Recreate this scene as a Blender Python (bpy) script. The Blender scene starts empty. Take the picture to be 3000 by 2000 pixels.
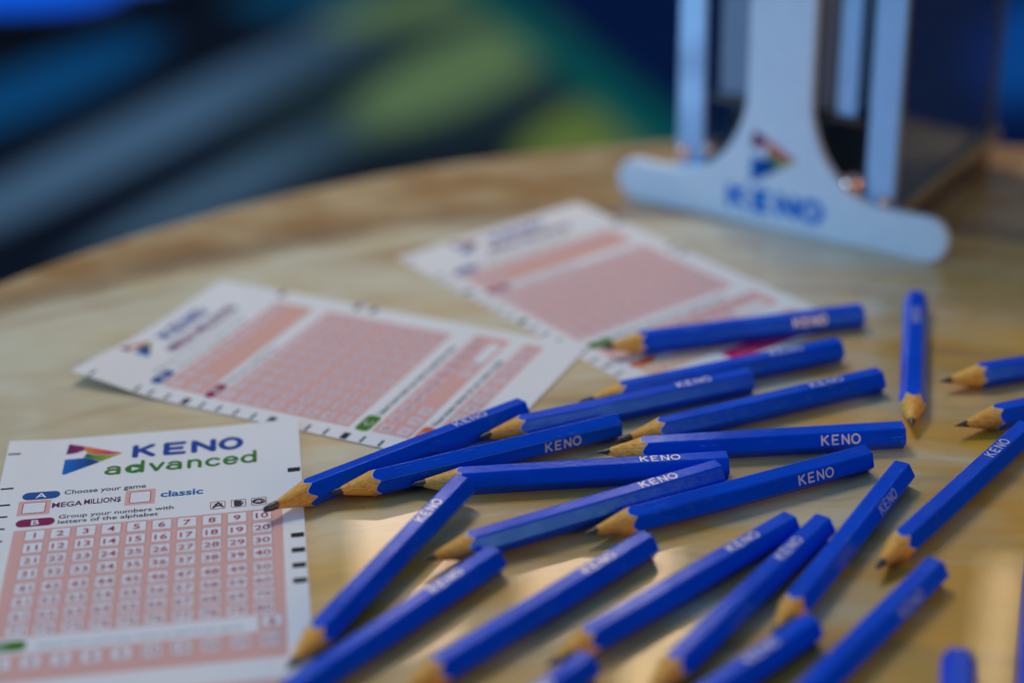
import bpy, bmesh, math, random
import numpy as np
from mathutils import Vector, Matrix

random.seed(7)
scene = bpy.context.scene
col = scene.collection
MM = 0.001
R = math.radians

# ------------------------------------------------------------------ camera
cd = bpy.data.cameras.new("camera")
cam = bpy.data.objects.new("camera", cd)
col.objects.link(cam)
scene.camera = cam
cd.sensor_width = 36.0
cd.lens = 62.27
cd.clip_start = 0.01
cd.clip_end = 60.0
_r = Vector((0.99966174, -0.0113764, -0.0233877))
_u = Vector((0.02600783, 0.43727427, 0.89895206))
_w = Vector((0.0, 0.89925624, -0.43742223))
cam.matrix_world = Matrix(((_r.x, _u.x, -_w.x, 0.0),
                           (_r.y, _u.y, -_w.y, 0.0),
                           (_r.z, _u.z, -_w.z, 0.24944),
                           (0, 0, 0, 1)))
cd.dof.use_dof = True
cd.dof.focus_distance = 0.486
cd.dof.aperture_fstop = 3.5
cd.dof.aperture_blades = 0

# ------------------------------------------------------------------ world and lamps
world = bpy.data.worlds.new("World")
scene.world = world
world.use_nodes = True
bg = world.node_tree.nodes["Background"]
# a dim room under a paler blue ceiling
_wt = world.node_tree
_tc = _wt.nodes.new('ShaderNodeTexCoord')
_sp = _wt.nodes.new('ShaderNodeSeparateXYZ')
_rp = _wt.nodes.new('ShaderNodeValToRGB')
_rp.color_ramp.elements[0].position = 0.15
_rp.color_ramp.elements[0].color = (0.020, 0.040, 0.085, 1)
_rp.color_ramp.elements[1].position = 1.0
_rp.color_ramp.elements[1].color = (0.185, 0.32, 0.53, 1)
_wt.links.new(_tc.outputs['Generated'], _sp.inputs[0])
_wt.links.new(_sp.outputs[2], _rp.inputs[0])
_wt.links.new(_rp.outputs[0], bg.inputs[0])
bg.inputs[1].default_value = 1.0


def area(name, loc, target, sx, sy, power, color):
    ld = bpy.data.lights.new(name, 'AREA')
    ld.shape = 'RECTANGLE'
    ld.size, ld.size_y = sx, sy
    ld.energy = power
    ld.color = color
    o = bpy.data.objects.new(name, ld)
    col.objects.link(o)
    o.location = loc
    d = Vector(target) - Vector(loc)
    o.rotation_euler = d.to_track_quat('-Z', 'Y').to_euler()
    return o


area("key_lamp", (-0.27, 1.12, 0.99), (0.02, 0.42, 0), 0.34, 0.26, 6.4, (1.0, 0.90, 0.70))
area("blue_fill", (-1.33, 0.15, 0.30), (0.09, 0.6, 0.03), 0.5, 0.4, 12.5, (0.27, 0.58, 1.0))  # added blue fill light to brighten the holder's front plate
area("front_fill", (0.95, -0.65, 0.55), (0.05, 0.42, 0), 0.4, 0.4, 5.5, (1.0, 0.60, 0.24))  # added warm fill light for the near sides of the pencil wood
area("warm_lamp", (-0.074, 0.999, 0.40), (-0.033, 0.377, 0), 0.066, 0.118, 0.22, (1.0, 0.69, 0.48))
area("warm_lamp", (0.053, 0.971, 0.40), (0.028, 0.372, 0), 0.098, 0.062, 0.17, (1.0, 0.69, 0.45))
area("warm_lamp", (0.085, 0.868, 0.40), (0.045, 0.33, 0), 0.048, 0.072, 0.11, (1.0, 0.70, 0.38))
area("warm_lamp", (0.294, 0.897, 0.40), (0.106, 0.335, 0), 0.024, 0.10, 0.05, (1.0, 0.70, 0.40))

vs = scene.view_settings
vs.view_transform = 'Standard'
vs.look = 'None'
vs.exposure = -0.34
vs.gamma = 1.0
vs.use_curve_mapping = False
scene.cycles.max_bounces = 8
scene.cycles.use_denoising = True


# ------------------------------------------------------------------ helpers
def tag(o, label=None, cat=None, group=None, kind=None):
    if label: o["label"] = label
    if cat: o["category"] = cat
    if group: o["group"] = group
    if kind: o["kind"] = kind
    return o


def empty(name, loc=(0, 0, 0)):
    o = bpy.data.objects.new(name, None)
    o.empty_display_size = 0.01
    col.objects.link(o)
    o.location = loc
    return o


def link_mesh(name, verts, faces, mat, parent=None, smooth=False, colors=None, mats=None, midx=None):
    me = bpy.data.meshes.new(name)
    me.from_pydata([tuple(v) for v in verts], [], faces)
    if mats:
        for m in mats: me.materials.append(m)
    else:
        me.materials.append(mat)
    if midx is not None:
        for p_, i_ in zip(me.polygons, midx): p_.material_index = i_
    if smooth:
        for p_ in me.polygons: p_.use_smooth = True
    if colors is not None:
        ca = me.color_attributes.new("ink", 'FLOAT_COLOR', 'POINT')
        ca.data.foreach_set("color", np.array([(c[0], c[1], c[2], 1.0) for c in colors], dtype=np.float32).ravel())
    me.update()
    o = bpy.data.objects.new(name, me)
    col.objects.link(o)
    if parent: o.parent = parent
    return o


def new_mat(name):
    m = bpy.data.materials.new(name)
    m.use_nodes = True
    nt = m.node_tree
    return m, nt, nt.nodes["Principled BSDF"]


def N(nt, typ, **kw):
    n = nt.nodes.new(typ)
    for k, val in kw.items():
        if k.startswith("i_"):
            n.inputs[k[2:].replace("_", " ")].default_value = val
        else:
            setattr(n, k, val)
    return n


def L(nt, a, b): nt.links.new(a, b)


def mth(nt, op, a, b=None, c=None, clamp=False):
    n = nt.nodes.new('ShaderNodeMath')
    n.operation = op
    n.use_clamp = clamp
    for i, x in enumerate((a, b, c)):
        if x is None: continue
        if isinstance(x, (int, float)): n.inputs[i].default_value = x
        else: nt.links.new(x, n.inputs[i])
    return n.outputs[0]


def mixc(nt, fac, a, b):
    n = nt.nodes.new('ShaderNodeMix')
    n.data_type = 'RGBA'
    if isinstance(fac, (int, float)): n.inputs[0].default_value = fac
    else: nt.links.new(fac, n.inputs[0])
    for i, x in ((6, a), (7, b)):
        if isinstance(x, tuple): n.inputs[i].default_value = (*x, 1) if len(x) == 3 else x
        else: nt.links.new(x, n.inputs[i])
    return n.outputs[2]


def noise(nt, vec, scale, detail=3, rough=0.55, dist=0.0):
    n = nt.nodes.new('ShaderNodeTexNoise')
    n.inputs['Scale'].default_value = scale
    n.inputs['Detail'].default_value = detail
    n.inputs['Roughness'].default_value = rough
    n.inputs['Distortion'].default_value = dist
    if vec is not None: nt.links.new(vec, n.inputs['Vector'])
    return n.outputs['Fac']


def ramp(nt, fac, stops, interp='LINEAR'):
    n = nt.nodes.new('ShaderNodeValToRGB')
    cr = n.color_ramp
    cr.interpolation = interp
    while len(cr.elements) > 1: cr.elements.remove(cr.elements[-1])
    for i, (p_, c) in enumerate(stops):
        e = cr.elements[0] if i == 0 else cr.elements.new(p_)
        e.position = p_
        e.color = (*c, 1)
    nt.links.new(fac, n.inputs[0])
    return n.outputs['Color']


def mapping(nt, src, scale=(1, 1, 1), loc=(0, 0, 0)):
    n = nt.nodes.new('ShaderNodeMapping')
    n.inputs['Scale'].default_value = scale
    n.inputs['Location'].default_value = loc
    nt.links.new(src, n.inputs['Vector'])
    return n.outputs[0]


def bump(nt, bsdf, h, strength, dist):
    b = nt.nodes.new('ShaderNodeBump')
    b.inputs['Strength'].default_value = strength
    b.inputs['Distance'].default_value = dist
    nt.links.new(h, b.inputs['Height'])
    nt.links.new(b.outputs[0], bsdf.inputs['Normal'])


# ------------------------------------------------------------------ materials
def make_table_mat():
    m, nt, b = new_mat("lacquered_wood")
    tc = N(nt, 'ShaderNodeTexCoord')
    obj = tc.outputs['Object']          # object space = world metres (table object sits at the origin)
    sx = N(nt, 'ShaderNodeSeparateXYZ')
    L(nt, obj, sx.inputs[0])
    x, y = sx.outputs[0], sx.outputs[1]
    warp = mth(nt, 'MULTIPLY', mth(nt, 'SUBTRACT', noise(nt, mapping(nt, obj, (1, 1.6, 1)), 9, 2), 0.5), 0.05)
    warp2 = mth(nt, 'MULTIPLY', mth(nt, 'SUBTRACT', noise(nt, obj, 42, 2), 0.5), 0.007)
    xs = mth(nt, 'SUBTRACT', x, 0.04)
    g = mth(nt, 'ADD', mth(nt, 'SUBTRACT', y, 0.619), mth(nt, 'MULTIPLY', mth(nt, 'MULTIPLY', xs, xs), 1.5))
    g = mth(nt, 'ADD', g, mth(nt, 'ADD', mth(nt, 'MULTIPLY', warp, 0.45), warp2))
    # lengthwise grain coordinate
    cv = N(nt, 'ShaderNodeCombineXYZ')
    L(nt, x, cv.inputs[0]); L(nt, mth(nt, 'MULTIPLY', g, 9), cv.inputs[1])
    streak = noise(nt, cv.outputs[0], 26, 4, 0.6, 0.3)
    cv2 = N(nt, 'ShaderNodeCombineXYZ')
    L(nt, mth(nt, 'MULTIPLY', x, 2.2), cv2.inputs[0]); L(nt, mth(nt, 'MULTIPLY', g, 11), cv2.inputs[1])
    broad = noise(nt, cv2.outputs[0], 4.2, 3, 0.55, 0.4)
    cv3 = N(nt, 'ShaderNodeCombineXYZ')
    L(nt, mth(nt, 'MULTIPLY', x, 6), cv3.inputs[0]); L(nt, mth(nt, 'MULTIPLY', g, 160), cv3.inputs[1])
    fine = noise(nt, cv3.outputs[0], 9, 3, 0.6)
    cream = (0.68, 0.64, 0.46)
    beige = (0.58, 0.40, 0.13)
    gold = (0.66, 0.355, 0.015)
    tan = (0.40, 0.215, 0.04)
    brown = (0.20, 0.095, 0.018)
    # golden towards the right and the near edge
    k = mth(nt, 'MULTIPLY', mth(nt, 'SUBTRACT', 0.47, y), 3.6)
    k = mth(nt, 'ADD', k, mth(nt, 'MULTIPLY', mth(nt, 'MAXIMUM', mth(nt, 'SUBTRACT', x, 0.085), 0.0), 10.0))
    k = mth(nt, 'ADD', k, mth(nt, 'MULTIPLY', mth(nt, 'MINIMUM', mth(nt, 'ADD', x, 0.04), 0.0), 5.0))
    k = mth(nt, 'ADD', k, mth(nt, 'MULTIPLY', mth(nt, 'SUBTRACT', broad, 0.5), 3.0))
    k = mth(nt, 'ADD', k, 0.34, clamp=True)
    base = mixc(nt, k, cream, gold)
    blotch = mth(nt, 'MULTIPLY', mth(nt, 'SUBTRACT', noise(nt, mapping(nt, obj, (1, 1.8, 1)), 15, 3), 0.44), 3.2, clamp=True)
    base = mixc(nt, mth(nt, 'MULTIPLY', blotch, 0.8), base, beige)
    st = mth(nt, 'MULTIPLY', mth(nt, 'SUBTRACT', streak, 0.5), 2.6, clamp=True)
    base = mixc(nt, mth(nt, 'MULTIPLY', st, 0.26), base, tan)
    # warm marble-like mottling
    wv = N(nt, 'ShaderNodeVectorMath'); wv.operation = 'ADD'
    wn = N(nt, 'ShaderNodeTexNoise'); wn.inputs['Scale'].default_value = 14; L(nt, obj, wn.inputs['Vector'])
    ws = N(nt, 'ShaderNodeVectorMath'); ws.operation = 'SCALE'; ws.inputs['Scale'].default_value = 0.10
    L(nt, wn.outputs['Color'], ws.inputs[0]); L(nt, obj, wv.inputs[0]); L(nt, ws.outputs[0], wv.inputs[1])
    vein = mth(nt, 'ABSOLUTE', mth(nt, 'SUBTRACT', noise(nt, mapping(nt, wv.outputs[0], (0.7, 1.7, 1)), 13, 4), 0.5))
    vein = mth(nt, 'SUBTRACT', 1, mth(nt, 'MULTIPLY', vein, 11), clamp=True)
    vein = mth(nt, 'MULTIPLY', vein, mth(nt, 'MULTIPLY', mth(nt, 'SUBTRACT', noise(nt, obj, 8, 2), 0.36), 3.2, clamp=True))
    base = mixc(nt, mth(nt, 'MULTIPLY', vein, 0.55), base, (0.44, 0.235, 0.04))
    # sparse dark growth lines
    w = N(nt, 'ShaderNodeTexWave')
    w.wave_type = 'BANDS'; w.bands_direction = 'Y'; w.wave_profile = 'SIN'
    w.inputs['Scale'].default_value = 1.05
    w.inputs['Distortion'].default_value = 2.2
    w.inputs['Detail'].default_value = 2
    w.inputs['Detail Scale'].default_value = 1.3
    cw = N(nt, 'ShaderNodeCombineXYZ')
    L(nt, mth(nt, 'MULTIPLY', x, 3), cw.inputs[0]); L(nt, mth(nt, 'MULTIPLY', g, 7), cw.inputs[1])
    L(nt, cw.outputs[0], w.inputs['Vector'])
    line = mth(nt, 'POWER', w.outputs['Fac'], 26)
    line = mth(nt, 'MULTIPLY', line, mth(nt, 'MULTIPLY', mth(nt, 'MULTIPLY', mth(nt, 'SUBTRACT', noise(nt, obj, 16, 2), 0.42), 4.0, clamp=True), 0.7))
    base = mixc(nt, line, base, (0.30, 0.17, 0.05))
    # tan sapwood band behind the dark streak, near the far rim
    band = mth(nt, 'MULTIPLY', mth(nt, 'ADD', g, 0.012), 42, clamp=True)
    bandcol = mixc(nt, mth(nt, 'MULTIPLY', mth(nt, 'SUBTRACT', noise(nt, mapping(nt, obj, (1, 2.2, 1)), 24, 4), 0.36), 4.0, clamp=True),
                   (0.54, 0.40, 0.19), (0.34, 0.16, 0.008))
    base = mixc(nt, band, base, bandcol)
    dk = mth(nt, 'SUBTRACT', 1, mth(nt, 'MULTIPLY', mth(nt, 'ABSOLUTE', mth(nt, 'SUBTRACT', g, 0.003)), 62), clamp=True)
    dk = mth(nt, 'MULTIPLY', dk, mth(nt, 'MULTIPLY', mth(nt, 'SUBTRACT', noise(nt, obj, 19, 3), 0.22), 2.6, clamp=True), clamp=True)
    base = mixc(nt, mth(nt, 'MULTIPLY', dk, 1.0), base, brown)
    # fine grain
    base = mixc(nt, mth(nt, 'MULTIPLY', mth(nt, 'SUBTRACT', fine, 0.45), 0.9, clamp=True), base, (0.36, 0.24, 0.10))
    # specks
    sp = mth(nt, 'GREATER_THAN', noise(nt, obj, 620, 1), 0.79)
    base = mixc(nt, mth(nt, 'MULTIPLY', sp, 0.6), base, (0.12, 0.08, 0.04))
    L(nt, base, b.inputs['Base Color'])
    b.inputs['Roughness'].default_value = 0.42
    b.inputs['Coat Weight'].default_value = 0.8
    rr = mth(nt, 'ADD', 0.01, mth(nt, 'MULTIPLY', noise(nt, obj, 60, 3), 0.03))
    L(nt, rr, b.inputs['Coat Roughness'])
    b.inputs['Coat IOR'].default_value = 1.5
    # brushed lacquer: faint ripple
    hv = noise(nt, mapping(nt, obj, (1, 0.12, 1)), 900, 2)
    h2 = noise(nt, obj, 55, 3)
    hh = mth(nt, 'ADD', mth(nt, 'MULTIPLY', hv, 0.10), h2)
    bp = N(nt, 'ShaderNodeBump')
    bp.inputs['Strength'].default_value = 0.14
    bp.inputs['Distance'].default_value = 0.0002
    L(nt, hh, bp.inputs['Height'])
    L(nt, bp.outputs[0], b.inputs['Coat Normal'])
    return m


def make_paint():
    m, nt, b = new_mat("blue_pencil_paint")
    tc = N(nt, 'ShaderNodeTexCoord'); obj = tc.outputs['Object']
    oi = N(nt, 'ShaderNodeObjectInfo')
    off = N(nt, 'ShaderNodeVectorMath'); off.operation = 'ADD'
    sc = N(nt, 'ShaderNodeVectorMath'); sc.operation = 'SCALE'
    L(nt, oi.outputs['Location'], sc.inputs[0]); sc.inputs['Scale'].default_value = 7.0
    L(nt, obj, off.inputs[0]); L(nt, sc.outputs[0], off.inputs[1])
    v = off.outputs[0]
    base = mixc(nt, noise(nt, v, 60, 2), (0.0, 0.052, 0.54), (0.0, 0.084, 0.84))
    # rubbed streaks and chips
    scr = noise(nt, mapping(nt, v, (0.10, 1, 1)), 2600, 2, 0.6)
    wear = noise(nt, v, 95, 2)
    f = mth(nt, 'MULTIPLY', mth(nt, 'GREATER_THAN', scr, 0.635), mth(nt, 'MULTIPLY', mth(nt, 'SUBTRACT', wear, 0.50), 5, clamp=True))
    base = mixc(nt, mth(nt, 'MULTIPLY', f, 0.75), base, (0.10, 0.22, 0.62))
    chip = mth(nt, 'GREATER_THAN', noise(nt, v, 1500, 1), 0.80)
    base = mixc(nt, mth(nt, 'MULTIPLY', chip, 0.5), base, (0.25, 0.35, 0.65))
    L(nt, base, b.inputs['Base Color'])
    L(nt, mth(nt, 'ADD', 0.10, mth(nt, 'MULTIPLY', noise(nt, v, 160, 3), 0.20)), b.inputs['Roughness'])
    b.inputs['Specular IOR Level'].default_value = 0.42
    b.inputs['Specular Tint'].default_value = (0.14, 0.50, 1.0, 1)
    h = mth(nt, 'ADD', noise(nt, mapping(nt, v, (0.15, 1, 1)), 1400, 3, 0.6), mth(nt, 'MULTIPLY', noise(nt, v, 300, 2), 1.5))
    bump(nt, b, h, 0.30, 0.00012)
    return m


def make_wood():
    m, nt, b = new_mat("cedar_wood")
    tc = N(nt, 'ShaderNodeTexCoord'); obj = tc.outputs['Object']
    oi = N(nt, 'ShaderNodeObjectInfo')
    sc = N(nt, 'ShaderNodeVectorMath'); sc.operation = 'SCALE'; sc.inputs['Scale'].default_value = 9.0
    L(nt, oi.outputs['Location'], sc.inputs[0])
    off = N(nt, 'ShaderNodeVectorMath'); off.operation = 'ADD'
    L(nt, obj, off.inputs[0]); L(nt, sc.outputs[0], off.inputs[1]); v = off.outputs[0]
    g = noise(nt, mapping(nt, v, (0.16, 1, 1)), 1900, 4, 0.65, 0.2)
    g2 = noise(nt, mapping(nt, v, (0.4, 1, 1)), 260, 3)
    c = ramp(nt, g, [(0.3, (0.50, 0.17, 0.015)), (0.5, (0.93, 0.45, 0.06)), (0.72, (0.98, 0.66, 0.20))])
    c = mixc(nt, mth(nt, 'MULTIPLY', mth(nt, 'SUBTRACT', g2, 0.4), 1.6, clamp=True), c, (0.66, 0.28, 0.03))
    tint = mth(nt, 'MULTIPLY', mth(nt, 'FRACT', mth(nt, 'MULTIPLY', oi.outputs['Random'], 7.3)), 0.30)
    c = mixc(nt, tint, c, (0.55, 0.22, 0.03))
    L(nt, c, b.inputs['Base Color'])
    b.inputs['Roughness'].default_value = 0.62
    bump(nt, b, g, 0.55, 0.00025)
    return m


def plain(name, colr, rough=0.5, metal=0.0, spec=0.5, coat=0.0, bumpn=None):
    m, nt, b = new_mat(name)
    tc = N(nt, 'ShaderNodeTexCoord')
    nz = noise(nt, tc.outputs['Object'], 140, 3)
    c = mixc(nt, nz, tuple(x * 0.9 for x in colr), tuple(min(1, x * 1.08) for x in colr))
    L(nt, c, b.inputs['Base Color'])
    b.inputs['Roughness'].default_value = rough
    b.inputs['Metallic'].default_value = metal
    b.inputs['Specular IOR Level'].default_value = spec
    b.inputs['Coat Weight'].default_value = coat
    if bumpn:
        bump(nt, b, noise(nt, tc.outputs['Object'], bumpn[0], 3), bumpn[1], bumpn[2])
    return m


def make_ink():
    m, nt, b = new_mat("printing_ink")
    a = N(nt, 'ShaderNodeAttribute'); a.attribute_name = "ink"
    tc = N(nt, 'ShaderNodeTexCoord')
    nz = noise(nt, tc.outputs['Object'], 900, 3)
    hs = N(nt, 'ShaderNodeHueSaturation')
    L(nt, a.outputs['Color'], hs.inputs['Color'])
    L(nt, mth(nt, 'ADD', 0.94, mth(nt, 'MULTIPLY', nz, 0.12)), hs.inputs['Value'])
    L(nt, hs.outputs[0], b.inputs['Base Color'])
    b.inputs['Roughness'].default_value = 0.55
    b.inputs['Specular IOR Level'].default_value = 0.1
    return m


def make_paper():
    m, nt, b = new_mat("white_paper")
    tc = N(nt, 'ShaderNodeTexCoord')
    nz = noise(nt, tc.outputs['Object'], 45, 4)
    L(nt, mixc(nt, nz, (0.75, 0.76, 0.79), (0.81, 0.82, 0.84)), b.inputs['Base Color'])
    b.inputs['Roughness'].default_value = 0.6
    b.inputs['Specular IOR Level'].default_value = 0.3
    bump(nt, b, noise(nt, tc.outputs['Object'], 1500, 3), 0.15, 0.00005)
    return m


M_TABLE = make_table_mat()
M_PAINT = make_paint()
M_WOOD = make_wood()
M_LEAD = plain("graphite", (0.065, 0.06, 0.055), 0.33, 0.35, bumpn=(2500, 0.5, 0.0001))
M_PRIMER = plain("pale_primer", (0.42, 0.50, 0.72), 0.5)
M_SILVER = plain("silver_foil", (0.62, 0.64, 0.66), 0.34, 0.45, bumpn=(2200, 0.3, 0.0001))
M_INK = make_ink()
M_PAPER = make_paper()
M_WHITE = plain("white_acrylic", (0.70, 0.85, 0.98), 0.28, coat=0.3)
M_RIM = plain("table_edging", (0.50, 0.42, 0.30), 0.35, coat=0.4)
M_DARK = plain("dark_brown_acrylic", (0.035, 0.022, 0.013), 0.25, coat=0.3)
M_STEEL = plain("brushed_steel", (0.35, 0.36, 0.38), 0.35, 0.9)
M_COPPER = plain("copper_screw", (0.95, 0.55, 0.42), 0.06, 1.0)


# ------------------------------------------------------------------ floor far below the table
def make_carpet():
    # broad streaky woven pattern, plus a blue glow painted in at the right
    m, nt, b = new_mat("patterned_carpet")
    tc = N(nt, 'ShaderNodeTexCoord'); obj = tc.outputs['Object']
    sx = N(nt, 'ShaderNodeSeparateXYZ'); L(nt, obj, sx.inputs[0])
    x, y = sx.outputs[0], sx.outputs[1]

    def blob(px, py, ang, rx, ry, soft=0.5):
        ca, sa = math.cos(ang), math.sin(ang)
        dx = mth(nt, 'SUBTRACT', x, px); dy = mth(nt, 'SUBTRACT', y, py)
        u_ = mth(nt, 'ADD', mth(nt, 'MULTIPLY', dx, ca / rx), mth(nt, 'MULTIPLY', dy, sa / rx))
        v_ = mth(nt, 'ADD', mth(nt, 'MULTIPLY', dx, -sa / ry), mth(nt, 'MULTIPLY', dy, ca / ry))
        d = mth(nt, 'ADD', mth(nt, 'MULTIPLY', u_, u_), mth(nt, 'MULTIPLY', v_, v_))
        return mth(nt, 'MULTIPLY', mth(nt, 'SUBTRACT', 1, d), 1 / soft, clamp=True)
    dark = (0.022, 0.026, 0.040)
    c = dark
    grey = (0.50, 0.66, 0.72)
    c = mixc(nt, blob(-0.53, 3.09, math.atan2(900, 470), 0.95, 0.10), c, grey)
    c = mixc(nt, blob(-0.34, 2.80, math.atan2(560, 355), 0.60, 0.07), c, (0.44, 0.58, 0.60))
    c = mixc(nt, blob(-0.87, 3.20, math.atan2(700, 330), 0.42, 0.12), c, (0.02, 0.33, 0.62))
    c = mixc(nt, blob(-0.42, 3.80, 0.4, 0.20, 0.14), c, (0.02, 0.32, 0.46))
    green = (0.90, 0.95, 0.26)
    c = mixc(nt, blob(-0.02, 3.32, math.atan2(260, 150), 0.75, 0.42, 0.9), c, (0.12, 0.17, 0.13))
    c = mixc(nt, blob(-0.055, 3.28, math.atan2(260, 130), 0.48, 0.145), c, green)
    c = mixc(nt, blob(-0.175, 3.70, math.atan2(120, 130), 0.30, 0.13), c, (0.90, 0.92, 0.24))
    c = mixc(nt, blob(0.13, 2.80, math.atan2(200, 60), 0.28, 0.12), c, (0.88, 0.86, 0.12))
    # teal swoosh and the navy ground to its right
    t = mth(nt, 'SUBTRACT', x, mth(nt, 'ADD', 0.095, mth(nt, 'MULTIPLY', mth(nt, 'SUBTRACT', 3.314, y), 0.30)))
    teal = mth(nt, 'SUBTRACT', 1, mth(nt, 'MULTIPLY', mth(nt, 'ABSOLUTE', mth(nt, 'ADD', t, -0.02)), 12), clamp=True)
    teal = mth(nt, 'MULTIPLY', teal, 1.8, clamp=True)
    navy = mth(nt, 'MULTIPLY', mth(nt, 'SUBTRACT', t, 0.03), 14, clamp=True)
    c = mixc(nt, navy, c, (0.002, 0.035, 0.15))
    c = mixc(nt, teal, c, (0.008, 0.38, 0.24))
    c = mixc(nt, blob(1.06, 3.35, 1.1, 0.50, 0.15), c, (0.015, 0.30, 0.85))  # blue glow at the right, put into the carpet colour
    c = mixc(nt, blob(0.74, 3.05, 0.5, 0.16, 0.05), c, (0.01, 0.07, 0.14))
    pile = noise(nt, obj, 160, 3)
    c = mixc(nt, mth(nt, 'MULTIPLY', pile, 0.3), c, dark)
    L(nt, c, b.inputs['Base Color'])
    b.inputs['Roughness'].default_value = 0.9
    b.inputs['Specular IOR Level'].default_value = 0.1
    bump(nt, b, pile, 0.5, 0.004)
    return m


FLOOR_Z = -0.75
o = link_mesh("carpet_floor", [(-8, -3, FLOOR_Z), (8, -3, FLOOR_Z), (8, 14, FLOOR_Z), (-8, 14, FLOOR_Z)], [(0, 1, 2, 3)], make_carpet())
tag(o, kind="structure")


def box(vs_, fs_, x0, x1, y0, y1, z0, z1):
    b0 = len(vs_)
    vs_ += [(x0, y0, z0), (x1, y0, z0), (x1, y1, z0), (x0, y1, z0), (x0, y0, z1), (x1, y0, z1), (x1, y1, z1), (x0, y1, z1)]
    fs_ += [tuple(b0 + i for i in f) for f in ((0, 3, 2, 1), (4, 5, 6, 7), (0, 1, 5, 4), (1, 2, 6, 5), (2, 3, 7, 6), (3, 0, 4, 7))]


def bevel_obj(o, w, seg=2):
    bm = bmesh.new(); bm.from_mesh(o.data)
    bmesh.ops.bevel(bm, geom=list(bm.edges), offset=w, segments=seg, profile=0.5, affect='EDGES')
    bm.to_mesh(o.data); bm.free()


# lit blue lamps on the floor beyond the table (glow at the far upper left)
def emis(name, c, s):
    m, nt, b = new_mat(name)
    b.inputs['Base Color'].default_value = (*c, 1)
    tc = N(nt, 'ShaderNodeTexCoord')
    e = mixc(nt, noise(nt, tc.outputs['Object'], 12, 2), tuple(x * 0.8 for x in c), c)
    L(nt, e, b.inputs['Emission Color'])
    b.inputs['Emission Strength'].default_value = s
    return m


M_GLOW = emis("blue_lamp_glass", (0.0, 0.14, 1.0), 1.0)
M_GLOW2 = emis("pale_blue_lamp_glass", (0.02, 0.22, 1.0), 1.0)


def floor_lamp(loc, rx, ry, mat, label):
    t = empty("floor_lamp", loc)
    tag(t, label, "lamp", "blue lamps on the floor")
    vs_, fs_ = [], []
    box(vs_, fs_, -rx - .02, rx + .02, -ry - .02, ry + .02, 0, 0.05)
    h_ = link_mesh("housing", vs_, fs_, M_DARK, t); bevel_obj(h_, 0.008)
    n = 40
    v2 = [(0, 0, 0.075)]
    for k, (s, z) in enumerate(((0.5, .073), (0.85, .066), (1.0, .052))):
        v2 += [(rx * s * math.copysign(abs(math.cos(a)) ** .6, math.cos(a)), ry * s * math.copysign(abs(math.sin(a)) ** .6, math.sin(a)), z)
               for a in (2 * math.pi * i / n for i in range(n))]
    f2 = [(0, 1 + i, 1 + (i + 1) % n) for i in range(n)]
    for k in range(2):
        f2 += [(1 + k * n + i, 1 + (k + 1) * n + i, 1 + (k + 1) * n + (i + 1) % n, 1 + k * n + (i + 1) % n) for i in range(n)]
    link_mesh("lens", v2, f2, mat, t, smooth=True)


floor_lamp((-1.07, 3.76, FLOOR_Z), 0.26, 0.17, M_GLOW, "wide blue lit lamp on the floor beyond the table")
floor_lamp((-0.80, 3.84, FLOOR_Z), 0.07, 0.07, M_GLOW2, "small pale blue lit lamp on the floor beside the wide one")

# ------------------------------------------------------------------ round table
TC = (0.0971, 0.3414); TR = 0.3600
table = empty("round_table", (TC[0], TC[1], FLOOR_Z))
tag(table, "round pale wood table with a lacquered top holding the pencils and slips", "table")
n = 256
prof = [(TR - 0.0022, 0.0), (TR - 0.0008, -0.0006), (TR, -0.0022), (TR, -0.024), (TR - 0.003, -0.027), (0.05, -0.027)]
tv, tf, ti = [], [], []
rings = [0.05, 0.15, 0.25, 0.32]
allr = [(rr_, 0.0) for rr_ in rings] + prof
tv.append((TC[0], TC[1], 0.0))
for rr_, z in allr:
    tv += [(TC[0] + rr_ * math.cos(2 * math.pi * i / n), TC[1] + rr_ * math.sin(2 * math.pi * i / n), z) for i in range(n)]
for i in range(n): tf.append((0, 1 + i, 1 + (i + 1) % n)); ti.append(0)
for k in range(len(allr) - 1):
    for i in range(n):
        tf.append((1 + k * n + i, 1 + (k + 1) * n + i, 1 + (k + 1) * n + (i + 1) % n, 1 + k * n + (i + 1) % n))
        ti.append(0 if k < 5 else 1)
top = link_mesh("table_top", tv, tf, None, None, mats=[M_TABLE, M_RIM], midx=ti)
top.parent = table
top.matrix_parent_inverse = Matrix.Translation((-TC[0], -TC[1], -FLOOR_Z))


def lathe(prof, n=48):
    v, f = [], []
    for r_, z in prof:
        v += [(r_ * math.cos(2 * math.pi * i / n), r_ * math.sin(2 * math.pi * i / n), z) for i in range(n)]
    for k in range(len(prof) - 1):
        f += [(k * n + i, k * n + (i + 1) % n, (k + 1) * n + (i + 1) % n, (k + 1) * n + i) for i in range(n)]
    return v, f


v_, f_ = lathe([(0.001, 0.018), (0.18, 0.017), (0.215, 0.010), (0.22, 0.0)])
link_mesh("foot", v_, f_, M_STEEL, table, smooth=True)
v_, f_ = lathe([(0.035, 0.0175), (0.035, 0.70), (0.12, 0.715), (0.12, 0.7225)])
link_mesh("pedestal", v_, f_, M_STEEL, table, smooth=True)


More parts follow.
